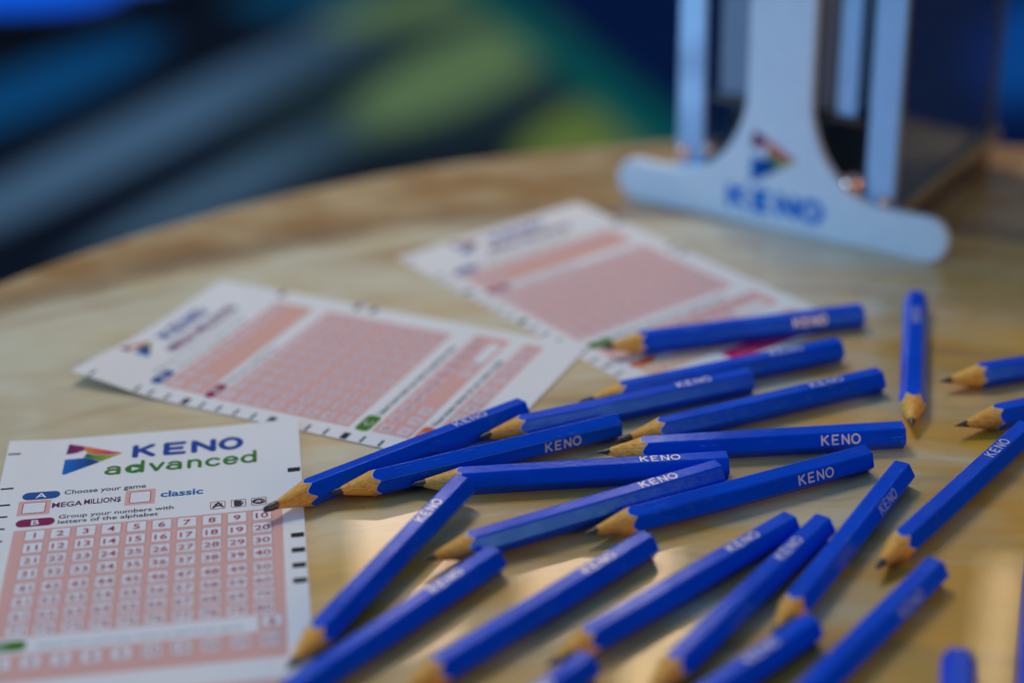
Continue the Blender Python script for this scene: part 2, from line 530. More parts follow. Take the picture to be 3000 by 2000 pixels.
# ------------------------------------------------------------------ shape printing: marching squares of a distance field
def field_mesh(sdf, x0, x1, y0, y1, step):
    """polygons covering the region where sdf(X, Y) < 0"""
    nx = max(2, int(math.ceil((x1 - x0) / step))) + 1
    ny = max(2, int(math.ceil((y1 - y0) / step))) + 1
    X, Y = np.meshgrid(np.linspace(x0, x1, nx), np.linspace(y0, y1, ny))
    D = sdf(X, Y)
    verts, faces, idx = [], [], {}

    def vid(key, p_):
        if key not in idx:
            idx[key] = len(verts); verts.append(p_)
        return idx[key]
    for j in range(ny - 1):
        for i in range(nx - 1):
            cs = [(i, j), (i + 1, j), (i + 1, j + 1), (i, j + 1)]
            dv = [D[b_, a_] for a_, b_ in cs]
            if min(dv) >= 0: continue
            poly = []
            for k in range(4):
                a_, b_ = cs[k], cs[(k + 1) % 4]
                da, db = dv[k], dv[(k + 1) % 4]
                if da < 0: poly.append(vid(a_, (X[a_[1], a_[0]], Y[a_[1], a_[0]])))
                if (da < 0) != (db < 0):
                    t = da / (da - db)
                    key = tuple(sorted((a_, b_)))
                    poly.append(vid(key, (X[a_[1], a_[0]] + t * (X[b_[1], b_[0]] - X[a_[1], a_[0]]),
                                          Y[a_[1], a_[0]] + t * (Y[b_[1], b_[0]] - Y[a_[1], a_[0]]))))
            if len(poly) >= 3: faces.append(tuple(poly))
    return verts, faces


def seg_sdf(X, Y, a, b):
    ax, ay = a; bx, by = b
    dx, dy = bx - ax, by - ay
    t = np.clip(((X - ax) * dx + (Y - ay) * dy) / max(1e-9, dx * dx + dy * dy), 0, 1)
    return np.hypot(X - ax - t * dx, Y - ay - t * dy)


def strokes_sdf(strokes, hw):
    def f(X, Y):
        D = np.full(X.shape, 1e9)
        for st in strokes:
            for a, b in zip(st[:-1], st[1:]):
                D = np.minimum(D, seg_sdf(X, Y, a, b))
        return D - hw
    return f


def arc(cx, cy, rx, ry, a0, a1, n=20):
    return [(cx + rx * math.cos(R(a0 + (a1 - a0) * i / n)), cy + ry * math.sin(R(a0 + (a1 - a0) * i / n))) for i in range(n + 1)]


GL = {  # glyph strokes; capital height 1, width given second
    'K': ([[(0, 0), (0, 1)], [(0.62, 1), (0.02, 0.45)], [(0.20, 0.60), (0.66, 0)]], 0.66),
    'E': ([[(0.55, 1), (0, 1), (0, 0), (0.55, 0)], [(0, 0.5), (0.47, 0.5)]], 0.55),
    'N': ([[(0, 0), (0, 1), (0.70, 0), (0.70, 1)]], 0.70),
    'O': ([arc(0.45, 0.5, 0.45, 0.5, 0, 360, 36)], 0.90),
    'a': ([arc(0.30, 0.47, 0.25, 0.19, 150, 0, 10) + [(0.55, 0.0)], arc(0.28, 0.19, 0.28, 0.19, 0, 360, 24)], 0.56),
    'd': ([arc(0.30, 0.33, 0.30, 0.33, 0, 360, 26), [(0.60, 1.0), (0.60, 0.0)]], 0.60),
    'v': ([[(0, 0.66), (0.28, 0.0), (0.56, 0.66)]], 0.56),
    'n': ([[(0, 0), (0, 0.66)], [(0, 0.40)] + arc(0.25, 0.41, 0.25, 0.25, 180, 0, 12) + [(0.5, 0)]], 0.50),
    'c': ([arc(0.32, 0.33, 0.32, 0.33, 42, 318, 22)], 0.56),
    'e': ([[(0.02, 0.34), (0.60, 0.34)] + arc(0.30, 0.33, 0.30, 0.33, 2, 318, 24)], 0.60),
}


def place_strokes(txt, spans, y0, h):
    """spans: (left, right) of each letter's stroke centre lines"""
    out = []
    for ch, (a, b) in zip(txt, spans):
        st, w = GL[ch]
        for s in st:
            out.append([(a + (px / w) * (b - a), y0 + py * h) for px, py in s])
    return out


def poly_sdf_pts(pts):
    def f(X, Y):
        D = np.full(X.shape, 1e9); inside = np.zeros(X.shape, bool)
        for (ax, ay), (bx, by) in zip(pts, pts[1:] + pts[:1]):
            D = np.minimum(D, seg_sdf(X, Y, (ax, ay), (bx, by)))
            c = ((ay > Y) != (by > Y)) & (X < (bx - ax) * (Y - ay) / ((by - ay) if by != ay else 1e-9) + ax)
            inside ^= c
        return np.where(inside, -D, D)
    return f


_font_cache = {}


def text_polys(txt, size, xs=1.0, bold=0.0, space=1.0):
    key = (txt, size, xs, bold, space)
    if key in _font_cache: return _font_cache[key]
    cu = bpy.data.curves.new("t", 'FONT')
    cu.body = txt; cu.size = size; cu.resolution_u = 3; cu.offset = bold; cu.space_character = space
    ob = bpy.data.objects.new("t", cu); col.objects.link(ob)
    bpy.context.view_layer.update()
    dg = bpy.context.evaluated_depsgraph_get()
    me = bpy.data.meshes.new_from_object(ob.evaluated_get(dg))
    V = [(q.co.x * xs, q.co.y) for q in me.vertices]
    F = [tuple(p_.vertices) for p_ in me.polygons]
    bpy.data.objects.remove(ob); bpy.data.curves.remove(cu); bpy.data.meshes.remove(me)
    _font_cache[key] = (V, F)
    return V, F


# ------------------------------------------------------------------ entry slips
W, LEN = 83.45, 139.0     # millimetres
BLUE = (0.004, 0.055, 0.33); GREEN = (0.035, 0.20, 0.025); NAVY = (0.02, 0.03, 0.07); BLK = (0.012, 0.014, 0.022)
PINK = (0.74, 0.42, 0.385); SALMON = (0.74, 0.42, 0.36); REDL = (0.42, 0.03, 0.055); MAG = (0.24, 0.01, 0.09)
PURP = (0.12, 0.02, 0.14); CLASSIC = (0.01, 0.16, 0.42); WHT = (0.78, 0.795, 0.84); ORG = (0.75, 0.12, 0.02); BADGE = (0.01, 0.085, 0.33)
GRN2 = (0.05, 0.20, 0.012)


class Sheet:
    """print layers on a slip; u across, v down, all in millimetres; height follows the sheet's own curl"""
    def __init__(s, root, zf):
        s.root, s.zf = root, zf
        s.parts = {}
        s.piece = 0

    def P(s, part):
        if part in ('section_badge', 'choice_box', 'letter_box', 'instruction_text', 'timing_mark'): part = (part, s.piece)
        return s.parts.setdefault(part, ([], [], []))

    def add(s, part, V, F, colr, layer=1):
        v, f, c = s.P(part)
        b0 = len(v)
        for i, (a, b) in enumerate(V):
            v.append((a * MM, -b * MM, (s.zf(a, b) + 0.055 + 0.018 * layer) * MM))
            c.append(colr(a, b) if callable(colr) else colr)
        f += [tuple(b0 + i for i in q) for q in F]

    def rect(s, part, u0, u1, v0, v1, colr, layer=1, cell=7.0):
        nu = max(1, int(math.ceil((u1 - u0) / cell))); nv = max(1, int(math.ceil((v1 - v0) / cell)))
        V = [(u0 + (u1 - u0) * i / nu, v0 + (v1 - v0) * j / nv) for j in range(nv + 1) for i in range(nu + 1)]
        F = [(j * (nu + 1) + i, (j + 1) * (nu + 1) + i, (j + 1) * (nu + 1) + i + 1, j * (nu + 1) + i + 1) for j in range(nv) for i in range(nu)]
        s.add(part, V, F, colr, layer)

    def _rr(s, u0, u1, v0, v1, r, n=4):
        pts = []
        for cx, cy, a0 in ((u1 - r, v0 + r, 270), (u0 + r, v0 + r, 180), (u0 + r, v1 - r, 90), (u1 - r, v1 - r, 0)):
            for i in range(n + 1):
                a = R(a0 + 90 - 90 * i / n)
                pts.append((cx + r * math.cos(a), cy + r * math.sin(a)))
        return pts

    def rrect(s, part, u0, u1, v0, v1, r, colr, layer=2, n=4):
        p = s._rr(u0, u1, v0, v1, r, n)
        s.add(part, p, [tuple(range(len(p)))], colr, layer)

    def ring(s, part, u0, u1, v0, v1, r, t, colr, layer=3):
        a = s._rr(u0, u1, v0, v1, r); b = s._rr(u0 + t, u1 - t, v0 + t, v1 - t, max(0.05, r - t))
        m = len(a)
        s.add(part, a + b, [(i, (i + 1) % m, m + (i + 1) % m, m + i) for i in range(m)], colr, layer)

    def text(s, part, txt, u, v, width, size, colr, layer=4, bold=0.0, center=False, xs=None, slope=0.0):
        V, F = text_polys(txt, 1.0, 1.0, bold)
        x0 = min(q[0] for q in V); x1 = max(q[0] for q in V)
        sc = size / 0.73
        sx = xs * sc if xs else width / (x1 - x0)
        tw = (x1 - x0) * sx
        u0 = u - tw / 2 if center else u
        s.add(part, [(u0 + (q[0] - x0) * sx, v - q[1] * sc) for q in V], [tuple(reversed(f)) for f in F], colr, layer)

    def field(s, part, sdf, u0, u1, v0, v1, step, colr, layer=3):
        V, F = field_mesh(sdf, u0, u1, v0, v1, step)
        s.add(part, V, [tuple(reversed(f)) for f in F], colr, layer)

    def finish(s):
        nu, nv = 30, 50
        for name, (v, f, c) in s.parts.items():
            link_mesh(name if isinstance(name, str) else name[0], v, f, M_INK, s.root, colors=c)
        V = []
        for lay, dz in ((0, 0.05), (1, 0.0)):
            V += [(W * i / nu * MM, -LEN * j / nv * MM, (s.zf(W * i / nu, LEN * j / nv) + dz) * MM) for j in range(nv + 1) for i in range(nu + 1)]
        m = (nu + 1) * (nv + 1)
        F = []
        for j in range(nv):
            for i in range(nu):
                a, b, c_, d = j * (nu + 1) + i, j * (nu + 1) + i + 1, (j + 1) * (nu + 1) + i + 1, (j + 1) * (nu + 1) + i
                F.append((a, d, c_, b)); F.append((m + a, m + b, m + c_, m + d))
        edge = [i for i in range(nu + 1)] + [(j + 1) * (nu + 1) - 1 for j in range(1, nv + 1)] + \
               [nv * (nu + 1) + i for i in range(nu - 1, -1, -1)] + [j * (nu + 1) for j in range(nv - 1, 0, -1)]
        for a, b in zip(edge, edge[1:] + edge[:1]): F.append((a, b, m + b, m + a))
        link_mesh("paper_sheet", V, F, M_PAPER, s.root, smooth=False)


def lerp(a, b, t):
    t = max(0.0, min(1.0, t)); return tuple(x + (y - x) * t for x, y in zip(a, b))


def emblem(sh, part, du, dv, sc, vv=True):
    def T(pts): return [(du + (p[0] - 16.6) * sc, dv + (p[1] - 3.5) * sc) for p in pts]

    def inv(a): return (a - du) / sc + 16.6
    pieces = [
        ([(17.2, 3.5), (21.7, 5.5), (21.9, 7.8), (19.6, 9.2), (16.8, 9.6)], lambda a, b: lerp((0.11, 0.012, 0.10), (0.34, 0.012, 0.13), (inv(a) - 17) / 5)),
        ([(21.75, 5.5), (30.3, 10.0), (33.0, 11.2), (28.9, 11.6), (24.7, 10.9), (22.6, 9.3), (21.95, 7.8)], lambda a, b: lerp((0.75, 0.22, 0.04), (0.62, 0.03, 0.12), (inv(a) - 22) / 8)),
        ([(22.7, 9.75), (24.7, 11.15), (28.9, 11.85), (33.0, 11.45), (26.9, 15.25), (24.5, 13.4), (21.9, 12.3)], lambda a, b: lerp((0.005, 0.19, 0.06), (0.38, 0.46, 0.01), (inv(a) - 23) / 8)),
        ([(16.7, 12.6), (21.9, 12.45), (24.5, 13.55), (26.8, 15.45), (17.4, 21.2), (16.6, 21.0)], lambda a, b: lerp((0.0, 0.14, 0.55), (0.004, 0.05, 0.24), (inv(a) - 17) / 7)),
    ]
    for pts, cf in pieces:
        q = T(pts)
        us = [p[0] for p in q]; vs2 = [p[1] for p in q]
        sh.field(part, poly_sdf_pts(q), min(us) - .1, max(us) + .1, min(vs2) - .1, max(vs2) + .1, 0.32 * sc, cf, 2)


def cellbox(sh, part, u, v, w, h, txt=None, colr=REDL, ts=2.6, soft=False):
    if soft:
        sh.rrect(part, u - w / 2, u + w / 2, v - h / 2, v + h / 2, 0.55, (0.73, 0.62, 0.66), 2, 3)
        sh.ring(part, u - w / 2, u + w / 2, v - h / 2, v + h / 2, 0.55, 0.13, (0.62, 0.24, 0.27), 3)
        sh.text(part, txt, u, v + ts * 0.5, None, ts, (0.50, 0.10, 0.16), 4, bold=0.0, center=True, xs=1.18)
        return
    sh.rrect(part, u - w / 2, u + w / 2, v - h / 2, v + h / 2, 0.55, WHT, 2, 3)
    sh.ring(part, u - w / 2, u + w / 2, v - h / 2, v + h / 2, 0.55, 0.14, colr, 3)
    if txt: sh.text(part, txt, u, v + ts * 0.5, None, ts, colr, 4, bold=0.014, center=True, xs=1.18)


def badge(sh, u0, u1, v0, v1, colr, ch):
    sh.piece += 1
    sh.rrect("section_badge", u0, u1, v0, v1, (v1 - v0) / 2 * 0.95, colr, 2, 8)
    sh.text("section_badge", ch, (u0 + u1) / 2, v1 - (v1 - v0) * 0.18, None, (v1 - v0) * 0.66, WHT, 4, bold=0.01, center=True, xs=1.2)


def slip_root(x, y, deg, z):
    t = empty("entry_slip", (x * MM, y * MM, z * MM))
    t.rotation_euler = (0, 0, R(deg))
    return t


def keno_title(sh, spans, v_base, h, hw, colr, part="title_lettering", step=0.2):
    st = place_strokes("KENO", spans, 0, h)
    st = [[(a, v_base - b) for a, b in s] for s in st]
    sh.field(part, strokes_sdf(st, hw), spans[0][0] - 2 * hw, spans[-1][1] + 2 * hw, v_base - h - 2 * hw, v_base + 2 * hw, step, colr, 3)


GRIDV = [52.6 + 6.2 * i + (0.55 if i > 3 else 0) for i in range(8)]


def advanced_slip():
    def zf(u, v):   # the sheet is not perfectly flat
        return 0.12 + 0.5 * max(0, (u - 60) / 24) * max(0, 1 - v / 60) + 0.9 * math.exp(-((u) / 9) ** 2) * math.exp(-(v / 30) ** 2) \
            + 0.12 * math.sin(u / 17 + 1) + 0.12
    t = slip_root(-146.7, 452.0, 7.27, 0.36)
    tag(t, "white front slip with pink number grid, a pencil tip touching its ten", "entry slip", "game entry slips on the table")
    sh = Sheet(t, zf)
    emblem(sh, "emblem", 16.6, 3.5, 1.0)
    keno_title(sh, [(36.5, 41.4), (45.3, 50.1), (53.2, 58.6), (61.0, 66.4)], 13.95, 5.75, 0.88, BLUE)
    g = GREEN
    sp = [(28.9, 32.4), (34.6, 38.9), (41.2, 44.6), (46.0, 49.5), (52.0, 55.0), (57.0, 60.2), (62.0, 65.4), (67.0, 70.5)]
    st = [[(a, 23.0 - b) for a, b in s] for s in place_strokes("advanced", sp, 0, 6.0)]
    base = strokes_sdf(st, 0.55)

    def sub(X, Y):
        D = base(X, Y)
        disc = np.hypot((X - 36.7) / 1.05, Y - 21.05) - 2.3
        tri = poly_sdf_pts([(35.9, 19.9), (35.9, 22.3), (38.3, 21.1)])(X, Y)
        return np.maximum(np.minimum(D, disc), -tri)
    sh.field("subtitle_lettering", sub, 27.8, 71.6, 16.2, 24.4, 0.2, g, 3)
    badge(sh, 6.9, 17.1, 29.9, 33.9, BADGE, "A")
    sh.piece += 1
    sh.text("instruction_text", "Choose your game", 18.2, 32.3, 22.2, 2.3, NAVY, 2, bold=0.012)
    for u0, u1, v0, v1 in ((6.3, 15.0, 34.4, 42.0), (35.0, 43.2, 33.2, 41.2)):
        sh.piece += 1
        sh.rect("choice_box", u0, u1, v0, v1, PINK, 1)
        sh.rrect("choice_box", u0 + 1.2, u1 - 1.2, v0 + 1.0, v1 - 1.0, 0.7, WHT, 2)
        sh.ring("choice_box", u0 + 1.2, u1 - 1.2, v0 + 1.0, v1 - 1.0, 0.7, 0.22, REDL, 3)
    sh.piece += 1
    sh.text("instruction_text", "MEGA", 15.4, 39.0, 8.2, 2.7, lambda a, b: lerp(PURP, (0.05, 0.02, 0.12), (a - 15) / 20), 2, bold=0.02)
    sh.piece += 1
    sh.text("instruction_text", "MILLION$", 24.0, 38.6, 9.9, 2.7, lambda a, b: lerp(PURP, (0.03, 0.02, 0.10), (a - 20) / 15), 2, bold=0.02)
    sh.piece += 1
    sh.text("instruction_text", "classic", 44.6, 38.2, 11.6, 3.3, CLASSIC, 2, bold=0.03)
    badge(sh, 6.6, 16.9, 44.0, 48.0, MAG, "B")
    sh.piece += 1
    sh.text("instruction_text", "Group your numbers with", 17.8, 45.1, 30.6, 2.0, NAVY, 2, bold=0.012)
    sh.piece += 1
    sh.text("instruction_text", "letters of the alphabet", 17.8, 47.8, 26.6, 2.0, NAVY, 2, bold=0.012)
    part = "number_grid"
    sh.rect(part, 6.5, 77.6, 49.5, 117.6, PINK, 1, 5)
    for j in range(8):
        for i in range(10):
            cellbox(sh, part, 12.3 + 6.65 * i, GRIDV[j], 5.3, 5.1, str(j * 10 + i + 1))
    # boxes above the grid, filled in by pencil
    for i, u in enumerate((60.3, 65.9, 71.4)):
        v = 45.2
        sh.piece += 1
        sh.ring("letter_box", u - 2.05, u + 2.05, v - 2.0, v + 2.0, 0.5, 0.2, REDL, 3)
        sh.text("letter_box", ("71", "79", "GB")[i] if i < 2 else "GB", u, v + 1.0, None, 2.0, REDL, 3, center=True, xs=1.1)
        rnd = random.Random(i)
        sc = {0: [[(-1.3, 1.2), (0.1, -1.3), (1.3, 1.1)], [(-.8, .4), (.9, .3)]],
              1: [[(-.8, 1.3), (-.9, -1.3), (.6, -1.0), (.3, -.1), (-.6, 0.1), (.9, .4), (.5, 1.3), (-.7, 1.2)], [(-.3, -1.1), (-.1, 1.1)]],
              2: [arc(0, 0, 1.4, 1.0, 40, 330, 14)]}[i]
        st2 = []
        for _k in range(3):
            jx, jy = rnd.uniform(-.18, .18), rnd.uniform(-.15, .15)
            st2 += [[(u + a + jx, v + b + jy) for a, b in s] for s in sc]
        sh.field("pencil_marks", strokes_sdf(st2, 0.21), u - 2, u + 2, v - 1.9, v + 1.9, 0.11, (0.035, 0.035, 0.05), 5)
    # white strip with badge C, running text
    sh.rect("lower_section", 0.4, 70.6, 99.6, 106.4, WHT, 2, 7)
    sh.piece += 1
    sh.rrect("section_badge", 4.0, 15.4, 100.9, 105.1, 1.9, GRN2, 3, 8)
    sh.text("section_badge", "C", 9.6, 104.3, None, 2.6, WHT, 5, center=True, xs=1.2)
    sh.piece += 1
    sh.text("instruction_text", "Select how much you want to spend per game", 18, 104.6, 49, 2.1, (0.30, 0.36, 0.42), 3)
    cellbox(sh, "lower_section", 74.0, 102.4, 5.0, 5.1, "$")
    for i in range(10):
        cellbox(sh, "lower_section", 10.0 + 7.05 * i, 110.0, 4.9, 5.1, ("1", "2", "3", "4", "5", "10", "15", "20", "25", "50")[i])
    sh.rect("lower_section", 6.5, 77.6, 126, 133, PINK, 1)
    sh.piece += 1
    for v in (8.0, 27.0, 35.7, 41.8, 48, 54.2, 60.4, 66.6, 72.8, 79, 85.2, 91.4, 97.6, 103.8, 110, 116.2):
        sh.piece += 1
        sh.rect("timing_mark", 0.5, 4.0, v - 0.42, v + 0.42, BLK, 1)
    sh.piece += 1
    for v in (29.9, 64.3, 71.6, 78.9, 86.0):
        sh.piece += 1
        sh.rect("timing_mark", 79.6, 83.1, v - 1.15, v + 1.15, BLK, 1)
    sh.finish()


def other_slip(x, y, deg, z, zf, label, third=False):
    t = slip_root(x, y, deg, z)
    tag(t, label, "entry slip", "game entry slips on the table")
    sh = Sheet(t, zf)
    emblem(sh, "emblem", 21.5, 1.8, 0.66)
    keno_title(sh, [(36.6, 40.3), (43.1, 46.6), (49.2, 53.2), (55.0, 59.2)], 10.6, 4.6, 0.7, BLUE, step=0.25)
    sh.text("subtitle_lettering", "MEGA MILLION$", 29.0, 18.0, 37, 3.9, (0.16, 0.03, 0.17), 2, bold=0.045)
    sh.piece += 1
    sh.text("instruction_text", "Play three ways for three prizes", 14, 22.2, 48, 1.9, (0.2, 0.22, 0.28), 2)
    badge(sh, 7.6, 17.2, 23.4, 27.4, BADGE, "A")
    sh.piece += 1
    sh.text("instruction_text", "Choose how many games you want", 19, 26.6, 40, 2.1, (0.16, 0.19, 0.25), 2)
    part = "number_grid"
    sh.rect(part, 7.9, 75.0, 28.2, 42.8, SALMON, 1, 6)
    for j in range(2):
        for i in range(10 if j == 0 else 2):
            cellbox(sh, part, 11.4 + 6.65 * i, 31.6 + 6.5 * j, 4.6, 4.6, str(i + 1 + j * 10), ts=2.3, soft=True)
    badge(sh, 6.9, 16.5, 43.5, 47.3, (0.34, 0.008, 0.09), "B")
    sh.piece += 1
    sh.text("instruction_text", "Mark your numbers here", 18, 46.6, 27, 2.2, (0.10, 0.12, 0.17), 2)
    sh.rect(part, 7.4, 75.0, 48.0, 94.6, PINK, 1, 6)
    for j in range(8):
        for i in range(10):
            cellbox(sh, part, 11.2 + 6.65 * i, 50.6 + 5.7 * j + (0.9 if j > 3 else 0), 5.0, 4.3, str(j * 10 + i + 1), ts=2.2, soft=True)
    sh.piece += 1
    gv = 1.6 if third else 0.0
    sh.rrect("section_badge", 6.8, 16.4, 96.6 + gv, 101.2 + gv * 0.6, 1.5, GRN2, 3, 8)
    sh.text("section_badge", "C", 11.6, 100.2, None, 2.7, WHT, 5, center=True, xs=1.2)
    sh.piece += 1
    sh.text("instruction_text", "Select how much you want to spend per game", 17.6, 100.3, 49, 2.2, (0.04, 0.05, 0.07), 2, bold=0.02)
    part = "spend_section"
    sh.rect(part, 7.6, 77.4, 102.2, 114.4, PINK, 1, 6)
    for i in range(10):
        cellbox(sh, part, 11.2 + 6.65 * i, 105.3, 5.0, 4.4, ("$1", "$2", "$3", "$4", "$5", "$10", "$15", "$20", "$25", "$50")[i], ts=2.2, soft=True)
    for i in list(range(3)) + [6, 7]:
        cellbox(sh, part, 11.2 + 6.65 * i, 111.3, 5.0, 4.4, str(i + 1), ts=2.2, soft=True)
    sh.rrect(part, 60, 73.5, 109.2, 113.2, 0.5, WHT, 2)
    sh.piece += 1
    sh.rrect("section_badge", 6.8 + gv, 16.4 + gv, 115.4 + gv, 119.3 + gv, 1.7, ORG, 3, 8)
    sh.text("section_badge", "D", 11.6, 118.5, None, 2.3, WHT, 5, center=True, xs=1.2)
    sh.piece += 1
    sh.text("instruction_text", "How many games do you want to play", 17.6, 118.6, 46, 2.2, (0.04, 0.05, 0.07), 2, bold=0.02)
    if not third:
        sh.rect("games_section", 7.6, 77.2, 119.8, 126.2, PINK, 1, 6)
        for i in range(10):
            cellbox(sh, "games_section", 11.2 + 6.65 * i, 123.0, 5.0, 4.6, str(i + 1), ts=2.3, soft=True)
    else:
        sh.rect("games_section", 9.0, 78.0, 120.4, 128.6, (0.74, 0.62, 0.48), 1, 6)
        for i in range(9):
            sh.ring("games_section", 10.0 + 7.4 * i, 16.4 + 7.4 * i, 121.4, 127.6, 0.8, 0.45, (0.80, 0.20, 0.06), 2)
            sh.text("games_section", str(i + 1), 13.2 + 7.4 * i, 126, None, 2.8, (0.72, 0.25, 0.12), 2, center=True, xs=1.2, bold=0.02)
        sh.rect("jackpot_bar", 36.0, 81.0, 129.6, 137.0, (0.62, 0.015, 0.15), 1, 6)
        sh.text("jackpot_bar", "PICK YOUR SPOTS", 40, 135.2, 36, 3.4, (0.66, 0.12, 0.24), 2, bold=0.03)
    thick = (40.7, 71.2, 96.4)
    sh.piece += 1
    for v in (6.3, 23.1, 28.0, 34.0, 40.7, 46.7, 52.6, 58.8, 64.9, 71.2, 77.4, 83.7, 89.9, 96.4, 102.2, 108.3, 114.3, 120.3):
        hh = 1.15 if v in thick else 0.42
        sh.piece += 1
        sh.rect("timing_mark", 0.5, 4.2, v - hh, v + hh, BLK, 1)
    sh.piece += 1
    for v in (26.0, 55.8, 61.9):
        sh.piece += 1
        sh.rect("timing_mark", 79.7, 83.1, v - 1.1, v + 1.1, BLK, 1)
    sh.finish()


advanced_slip()
other_slip(-137.17, 492.0, 64.33, 0.26,
           lambda u, v: 0.05 + 3.4 * math.exp(-(u / 26) ** 2) * math.exp(-(v / 20) ** 2) + 0.05 * math.sin(v / 15),
           "white slip with pink grid lying aslant, its bottom edge tucked under the front slip")
other_slip(-40.63, 583.4, 36.49, 0.02, lambda u, v: 0.03,
           "blurred farthest slip, nearest the white holder, with a magenta bar and two pencils on it", third=True)

# ------------------------------------------------------------------ pencils
AP = 3.5            # flat-to-centre
TAN = 0.268
PL = 88.0


def hex_radius(phi):
    """distance to the slightly rounded hexagon surface at angle phi (faces at 0, 60, ...)"""
    a = (phi + 30) % 60 - 30
    r_flat = AP / math.cos(R(a))
    rc = 0.75                                   # corner rounding
    cx = (AP - rc) / math.cos(R(30))             # centre of the corner arc
    b = R(30 - abs(a))
    disc = rc * rc - (cx * math.sin(b)) ** 2
    if disc > 0 and AP * math.tan(R(abs(a))) > (AP - rc) * math.tan(R(30)):
        return cx * math.cos(b) + math.sqrt(disc)
    return r_flat


PH = []
for k_ in range(6):
    for a_ in (-30, -28.4, -26.8, -25.2, -23.6, -20, -13, -6.5, 0, 6.5, 13, 20, 23.6, 25.2, 26.8, 28.4):
        PH.append(k_ * 60 + a_)
RH = [hex_radius(p_) for p_ in PH]
NP = len(PH)


def ring_pts(s_list, r_list):
    return [(s * MM, r * math.sin(R(p_)) * MM, r * math.cos(R(p_)) * MM) for s, r, p_ in zip(s_list, r_list, PH)]


def loft(rings):
    V, F = [], []
    for q in rings: V += q
    for k in range(len(rings) - 1):
        F += [(k * NP + i, (k + 1) * NP + i, (k + 1) * NP + (i + 1) % NP, k * NP + (i + 1) % NP) for i in range(NP)]
    return V, F


def pencil_meshes():
    rnd = random.Random(3)
    wob = [0.22 * math.sin(3 * R(p_) + 1.1) + 0.15 * math.sin(7 * R(p_)) for p_ in PH]
    s_paint = [r / TAN + w for r, w in zip(RH, wob)]
    # painted body with a thin pale primer line where the sharpener cut it
    rings = [ring_pts([s - 0.28 for s in s_paint], [(s - 0.28) * TAN + 0.015 for s in s_paint]),
             ring_pts(s_paint, RH),
             ring_pts([24.0] * NP, RH), ring_pts([PL - 0.35] * NP, RH),
             ring_pts([PL - 0.1] * NP, [r - 0.12 for r in RH]), ring_pts([PL] * NP, [r - 0.4 for r in RH]),
             ring_pts([PL] * NP, [0.02] * NP)]
    V, F = loft(rings)
    midx = [1] * NP + [0] * (len(F) - NP)
    body = bpy.data.meshes.new("body")
    body.from_pydata(V, [], F)
    for m in (M_PAINT, M_PRIMER): body.materials.append(m)
    for p_, i_ in zip(body.polygons, midx): p_.material_index = i_
    body.update()
    # sharpened wood
    rw = []
    s0 = [4.1 + 0.25 * math.sin(2 * R(p_)) + 0.2 * math.sin(5 * R(p_) + 1) for p_ in PH]
    for t in (0, 0.25, 0.5, 0.75, 1.0):
        ss = [a + (b - 0.25 - a) * t for a, b in zip(s0, s_paint)]
        rw.append(ring_pts(ss, [s * TAN for s in ss]))
    V, F = loft(rw)
    wood = bpy.data.meshes.new("sharpened_wood")
    wood.from_pydata(V, [], F); wood.materials.append(M_WOOD)
    for p_ in wood.polygons: p_.use_smooth = True
    leads = {}
    for kind, prof in dict(sharp=[(0.0, 0.02), (0.5, 0.15), (4.6, 1.19)],
                           blunt=[(0.9, 0.02), (0.95, 0.3), (1.5, 0.50), (3.0, 0.85), (4.6, 1.2)],
                           chunky=[(0.2, 0.05), (0.25, 0.5), (1.0, 0.85), (2.6, 1.12), (4.4, 1.24), (4.7, 1.22)]).items():
        rr_ = []
        for s, r in prof:
            rr_.append(ring_pts([s + (0.12 * math.sin(R(p_) + s) if kind != 'sharp' else 0) for p_ in PH],
                                [r * (1 + (0.10 * math.sin(2 * R(p_) + s * 2) if kind != 'sharp' else 0)) for p_ in PH]))
        V, F = loft(rr_)
        F.append(tuple(range(NP)))
        me = bpy.data.meshes.new("lead")
        me.from_pydata(V, [], F); me.materials.append(M_LEAD)
        for p_ in me.polygons: p_.use_smooth = True
        leads[kind] = me
    # lettering on the top face: x from 63.9 to 74.9
    spans = [(0.22, 2.0), (3.25, 4.8), (6.05, 7.85), (8.75, 11.0)]
    st = place_strokes("KENO", spans, -1.25, 2.5)
    V, F = field_mesh(strokes_sdf(st, 0.235), -0.1, 11.4, -1.6, 1.6, 0.105)
    let = bpy.data.meshes.new("lettering")
    let.from_pydata([((63.6 + a) * MM, b * MM, (AP + 0.018) * MM) for a, b in V], [], F)
    let.materials.append(M_SILVER)
    return body, wood, leads, let


ME_BODY, ME_WOOD, ME_LEADS, ME_LET = pencil_meshes()


def make_pencil(first=True):
    root = empty("pencil")
    for nm, me in (("body", ME_BODY), ("sharpened_wood", ME_WOOD), ("lead", ME_LEADS['sharp']), ("lettering", ME_LET)):
        o_ = bpy.data.objects.new(nm, me); col.objects.link(o_); o_.parent = root
    return root


proto = make_pencil()


def copy_pencil():
    r_ = proto.copy(); col.objects.link(r_)
    for ch in proto.children:
        c_ = ch.copy(); col.objects.link(c_); c_.parent = r_
    return r_


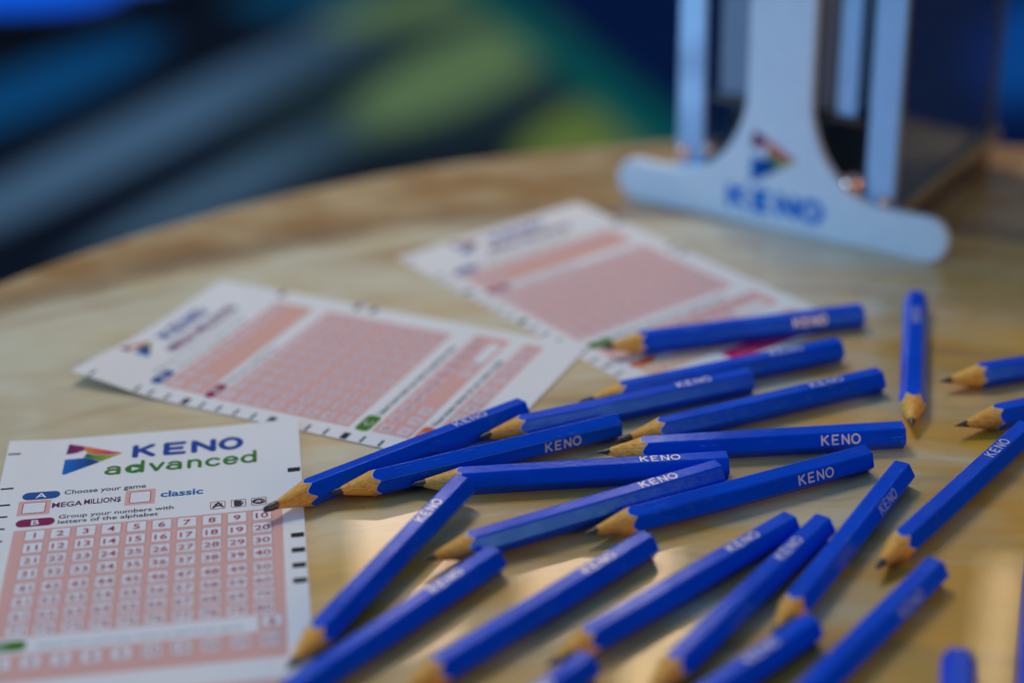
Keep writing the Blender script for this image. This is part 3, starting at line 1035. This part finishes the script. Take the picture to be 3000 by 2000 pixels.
# tip x, y, z (mm); heading in degrees; rise of the far end (mm); roll about the axis; lead; lettered; label
PENCILS = [
    (-67.6, 405.6, 4.1, 37.06, -0.2, -6, 'chunky', 1, "blue pencil with its dark tip on the number ten of the front slip"),
    (-51.3, 413.4, 3.9, 23.0, 0.1, 86, 'blunt', 1, "blue pencil whose blunt silvery lead lies against the slip-marking pencil, white word on its side"),
    (-29.2, 418.3, 3.5, 3.93, 0.0, 0, 'blunt', 1, "nearly level blue pencil whose top face glares, lettering half under the pencil point above it"),
    (-11.1, 443.3, 3.5, 20.5, 0.3, 0, 'blunt', 1, "blue pencil whose yellow wood point pokes between two other pencils at the slip's corner"),
    (19.2, 462.5, 3.8, 20.5, 0.0, 0, 'chunky', 1, "second farthest lying pencil, its barrel across the bottom edge of the farthest slip"),
    (27.2, 498.5, 3.9, 12.4, 0.0, 60, 'blunt', 1, "farthest lying blue pencil, its tip on the green badge of the blurred slip"),
    (28.8, 439.3, 3.5, 22.4, 0.0, 0, 'chunky', 1, "blue pencil with a thick worn dark lead just above the sharpest point"),
    (22.4, 433.1, 3.5, 3.7, 0.0, 66, 'sharp', 1, "sharply focused level blue pencil with a needle point and scuffed end"),
    (16.9, 390.4, 3.6, 23.8, 0.0, 74, 'sharp', 1, "blue pencil below the sharpest one, large white word on its near side"),
    (-24.7, 380.1, 3.5, 24.62, 1.75, 0, 'sharp', 1, "blue pencil with a violet sheen whose end lies over the glaring level pencil"),
    (-54.4, 334.9, 3.5, 62.87, 1.9, 0, 'blunt', 1, "steep blue pencil pointing at the front slip's lower right edge"),
    (-62.8, 313.1, 3.5, 49.5, 0.0, 0, 'sharp', 1, "blurred blue pencil in the bottom left, its point outside the picture beside the front slip"),
    (-29.2, 323.3, 3.5, 44.6, 0.0, 0, 'sharp', 1, "long blurred blue pencil crossing the bottom middle with warm glare above it"),
    (5.3, 333.9, 3.5, 41.7, 0.0, 0, 'sharp', 1, "blurred blue pencil, leftmost of three fanned ones, its point above a cut-off stub"),
    (-43.9, 269.6, 3.5, 47.4, 0.0, 0, 'sharp', 1, "cut-off blurred blue pencil end at the bottom edge under another pencil's point"),
    (26.6, 320.8, 3.5, 53.2, 0.0, 0, 'sharp', 1, "blurred blue pencil, middle one of the three fanned side by side"),
    (58.7, 343.1, 3.5, 58.0, 0.0, 60, 'sharp', 1, "blue pencil with a bright ridge, rightmost of the three fanned side by side"),
    (4.9, 286.4, 3.5, 43.2, 0.0, 0, 'sharp', 1, "blurred blue pencil end in the bottom middle just below an orange wood point"),
    (48.1, 301.4, 3.5, 50.9, 0.0, 60, 'sharp', 1, "large blurred blue pencil running off the bottom, its word faint on the shaded side"),
    (88.6, 370.5, 3.5, 50.4, 0.0, 0, 'blunt', 1, "blue pencil with a long highlight running off the right edge, dark blunt tip"),
    (113.5, 443.0, 3.5, 77.0, 0.0, 0, 'sharp', 1, "blue pencil pointing straight towards the viewer, with a blue-dark lead"),
    (127.4, 470.5, 3.5, 14.2, 0.0, 180, 'sharp', 1, "upper of two blue pencil points entering from the right edge"),
    (125.6, 442.9, 3.5, 19.1, 0.0, 180, 'sharp', 1, "lower of two blue pencil points entering from the right edge, a shadow under it"),
    (79.4, 247.2, 3.5, 76.1, 0.0, 120, 'sharp', 1, "short upright stub of a blurred pencil end at the bottom right"),
    (106.0, 292.8, 3.5, 72.7, 0.0, 120, 'sharp', 1, "sliver of a blue pencil barrel at the lower right edge beside warm glare"),
]
for i, (px, py, pz, hd, rise, roll, lead, lt, label) in enumerate(PENCILS):
    r_ = proto if i == 0 else copy_pencil()
    X = Vector((math.cos(R(hd)) * PL, math.sin(R(hd)) * PL, rise)).normalized()
    Yv = Vector((0, 0, 1)).cross(X).normalized()
    Z = X.cross(Yv)
    Mx = Matrix((X, Yv, Z)).transposed() @ Matrix.Rotation(R(roll), 3, 'X')
    M4 = Mx.to_4x4(); M4.translation = Vector((px, py, pz)) * MM
    r_.matrix_world = M4
    tag(r_, label, "pencil", "blue pencils scattered on the table")
    for ch in r_.children:
        if ch.name.startswith("lead"): ch.data = ME_LEADS[lead]

# ------------------------------------------------------------------ slip holder
HO = Vector((46.934, 635.70, 0.0)) * MM
HANG = math.atan2(-0.57023831, 0.82147931)
holder = empty("slip_holder", HO)
holder.rotation_euler = (0, 0, HANG)
tag(holder, "white inverted T-shaped stand with a dark clear-walled box, standing at the back of the table", "slip holder")
# local axes: x along the front plate, y away from the viewer, z up
XC = 60.6
prof_r = [(XC + 66.2 - 8, 0.0)] + [(XC + 66.2 - 8 + 8 * math.sin(R(a)), 8 - 8 * math.cos(R(a))) for a in range(10, 181, 10)]
prof_r += [(XC + 42.0, 16.0)]
# flare from the foot to the stem: quarter ellipse
prof_r += [(XC + 42.0 - 29.6 * math.sin(R(a)), 16.0 + 36 * (1 - math.cos(R(a)))) for a in range(6, 91, 6)]
prof_r += [(XC + 12.4, 100.0), (XC + 12.4, 128.0)]
prof = prof_r + [(2 * XC - a, b) for a, b in reversed(prof_r)]
TH = 4.0
bm = bmesh.new()
fv = [bm.verts.new((a * MM, 0, b * MM)) for a, b in prof]
ff = bm.faces.new(fv)
ret = bmesh.ops.extrude_face_region(bm, geom=[ff])
bmesh.ops.translate(bm, verts=[g_ for g_ in ret['geom'] if isinstance(g_, bmesh.types.BMVert)], vec=(0, TH * MM, 0))
bmesh.ops.recalc_face_normals(bm, faces=bm.faces)
edges = [e for e in bm.edges if abs((e.verts[0].co - e.verts[1].co).y) < 1e-6]
bmesh.ops.bevel(bm, geom=edges, offset=0.5 * MM, segments=2, profile=0.5, affect='EDGES')
me = bpy.data.meshes.new("front_plate"); bm.to_mesh(me); bm.free()
me.materials.append(M_WHITE)
plate = bpy.data.objects.new("front_plate", me); col.objects.link(plate); plate.parent = holder


def on_plate(name, V, F, colr, layer=1):
    cs = [(colr(a, b) if callable(colr) else colr) for a, b in V]
    return link_mesh(name, [(a * MM, -(0.03 + 0.03 * layer) * MM, b * MM) for a, b in V], F, M_INK, plate, colors=cs)


st = place_strokes("KENO", [(42.6, 48.6), (53.0, 57.6), (62.6, 68.6), (71.6, 79.2)], 6.6, 6.6)
V_, F_ = field_mesh(strokes_sdf(st, 1.4), 40.5, 81, 4.5, 15, 0.35)
on_plate("lettering", V_, F_, (0.001, 0.19, 0.70))


class _P:  # collects emblem polygons for the plate
    def __init__(s): s.v, s.f, s.c = [], [], []

    def field(s, part, sdf, u0, u1, v0, v1, step, colr, layer):
        V, F = field_mesh(sdf, u0, u1, v0, v1, step)
        b0 = len(s.v)
        s.v += V; s.c += [colr(a, b) for a, b in V]; s.f += [tuple(b0 + i for i in q) for q in F]


pp = _P()
emblem(pp, "emblem", 50.6, -1.4, 1.12)
link_mesh("emblem", [(a * MM, -0.05 * MM, (35.2 - b) * MM) for a, b in pp.v], [tuple(reversed(q)) for q in pp.f], M_INK, plate, colors=pp.c)


def hbox(name, x0, x1, y0, y1, z0, z1, mat, bev=0.4):
    vs_, fs_ = [], []
    box(vs_, fs_, x0 * MM, x1 * MM, y0 * MM, y1 * MM, z0 * MM, z1 * MM)
    o_ = link_mesh(name, vs_, fs_, mat, holder)
    if bev: bevel_obj(o_, bev * MM)
    return o_


m, nt, b = new_mat("smoked_blue_acrylic")
b.inputs['Base Color'].default_value = (0.40, 0.60, 0.80, 1)
b.inputs['Transmission Weight'].default_value = 0.96
b.inputs['Roughness'].default_value = 0.03
b.inputs['IOR'].default_value = 1.45
M_SMOKE = m
M_INNER = plain("charcoal_plastic", (0.17, 0.17, 0.19), 0.3, coat=0.3)
M_LIP = plain("tan_edge", (0.30, 0.22, 0.09), 0.35, coat=0.4)
M_BASE = plain("brown_base_plastic", (0.085, 0.052, 0.026), 0.3, coat=0.4)
M_FLANGE = plain("pale_blue_acrylic", (0.36, 0.62, 0.92), 0.12, coat=0.6)
M_GREYCARD = plain("grey_card", (0.26, 0.32, 0.40), 0.6)

hbox("base_block", 17.2, 104.0, 4.2, 104, 0.15, 14.2, M_BASE, 0.8)
hbox("side_wall", 17.6, 19.6, 7.6, 103, 14.4, 126, M_SMOKE, 0.3)
hbox("side_wall", 101.6, 103.6, 7.6, 103, 14.4, 126, M_SMOKE, 0.3)
hbox("back_wall", 19.8, 101.4, 100.6, 102.6, 14.4, 126, M_SMOKE, 0.3)
hbox("front_flange", 17.0, 28.2, 5.0, 7.4, 14.6, 126, M_FLANGE, 1.0)
hbox("front_flange", 93.0, 104.2, 5.0, 7.4, 14.6, 126, M_FLANGE, 1.0)
hbox("inner_divider", 28.6, 92.6, 26, 28, 14.4, 126, M_INNER, 0.3)
hbox("base_rim", 104.2, 106.4, 8, 106, 11.5, 14.8, M_LIP, 0.5)
hbox("corner_strip", 103.8, 105.0, 5.0, 8.5, 15.0, 126, M_STEEL, 0.4)
hbox("corner_strip", 103.8, 105.0, 100.5, 103, 15.0, 126, M_STEEL, 0.4)
hbox("shelf", 30.5, 91.0, 6.8, 25.6, 42.6, 45.0, M_DARK, 0.3)
for sx_, sz_, sr in ((20.5, 20.5, 3.0), (31.5, 24.5, 2.6), (88.5, 21.5, 4.6), (101, 17.5, 2.2)):
    n_ = 24
    V, F = [(sx_ * MM, (4.4 - sr * 0.9) * MM, sz_ * MM)], []
    for k in range(1, 7):
        a = R(k * 15)
        V += [((sx_ + sr * math.sin(a) * math.cos(2 * math.pi * i / n_)) * MM, (4.4 - sr * 0.9 * math.cos(a)) * MM,
               (sz_ + sr * math.sin(a) * math.sin(2 * math.pi * i / n_)) * MM) for i in range(n_)]
    F += [(0, 1 + i, 1 + (i + 1) % n_) for i in range(n_)]
    for k in range(5):
        F += [(1 + k * n_ + i, 1 + (k + 1) * n_ + i, 1 + (k + 1) * n_ + (i + 1) % n_, 1 + k * n_ + (i + 1) % n_) for i in range(n_)]
    link_mesh("screw", V, F, M_COPPER, holder, smooth=True)

# stacked slips standing inside the holder
stack = empty("slip_stack", HO)
stack.rotation_euler = (0, 0, HANG)
tag(stack, "upright bundle of grey and pale slips inside the white-fronted holder", "slip stack")
vs_, fs_ = [], []
box(vs_, fs_, 32.5 * MM, 77.5 * MM, 9 * MM, 24 * MM, 45.1 * MM, 112 * MM)
link_mesh("grey_bundle", vs_, fs_, M_GREYCARD, stack)
vs_, fs_ = [], []
for k in range(5):
    box(vs_, fs_, (79.0 + 0.2 * (k % 2)) * MM, 86.5 * MM, (8.5 + 3 * k) * MM, (11.0 + 3 * k) * MM, (45.1 + 0.0 * k) * MM, (112 - k) * MM)
link_mesh("pale_bundle", vs_, fs_, M_FLANGE, stack)
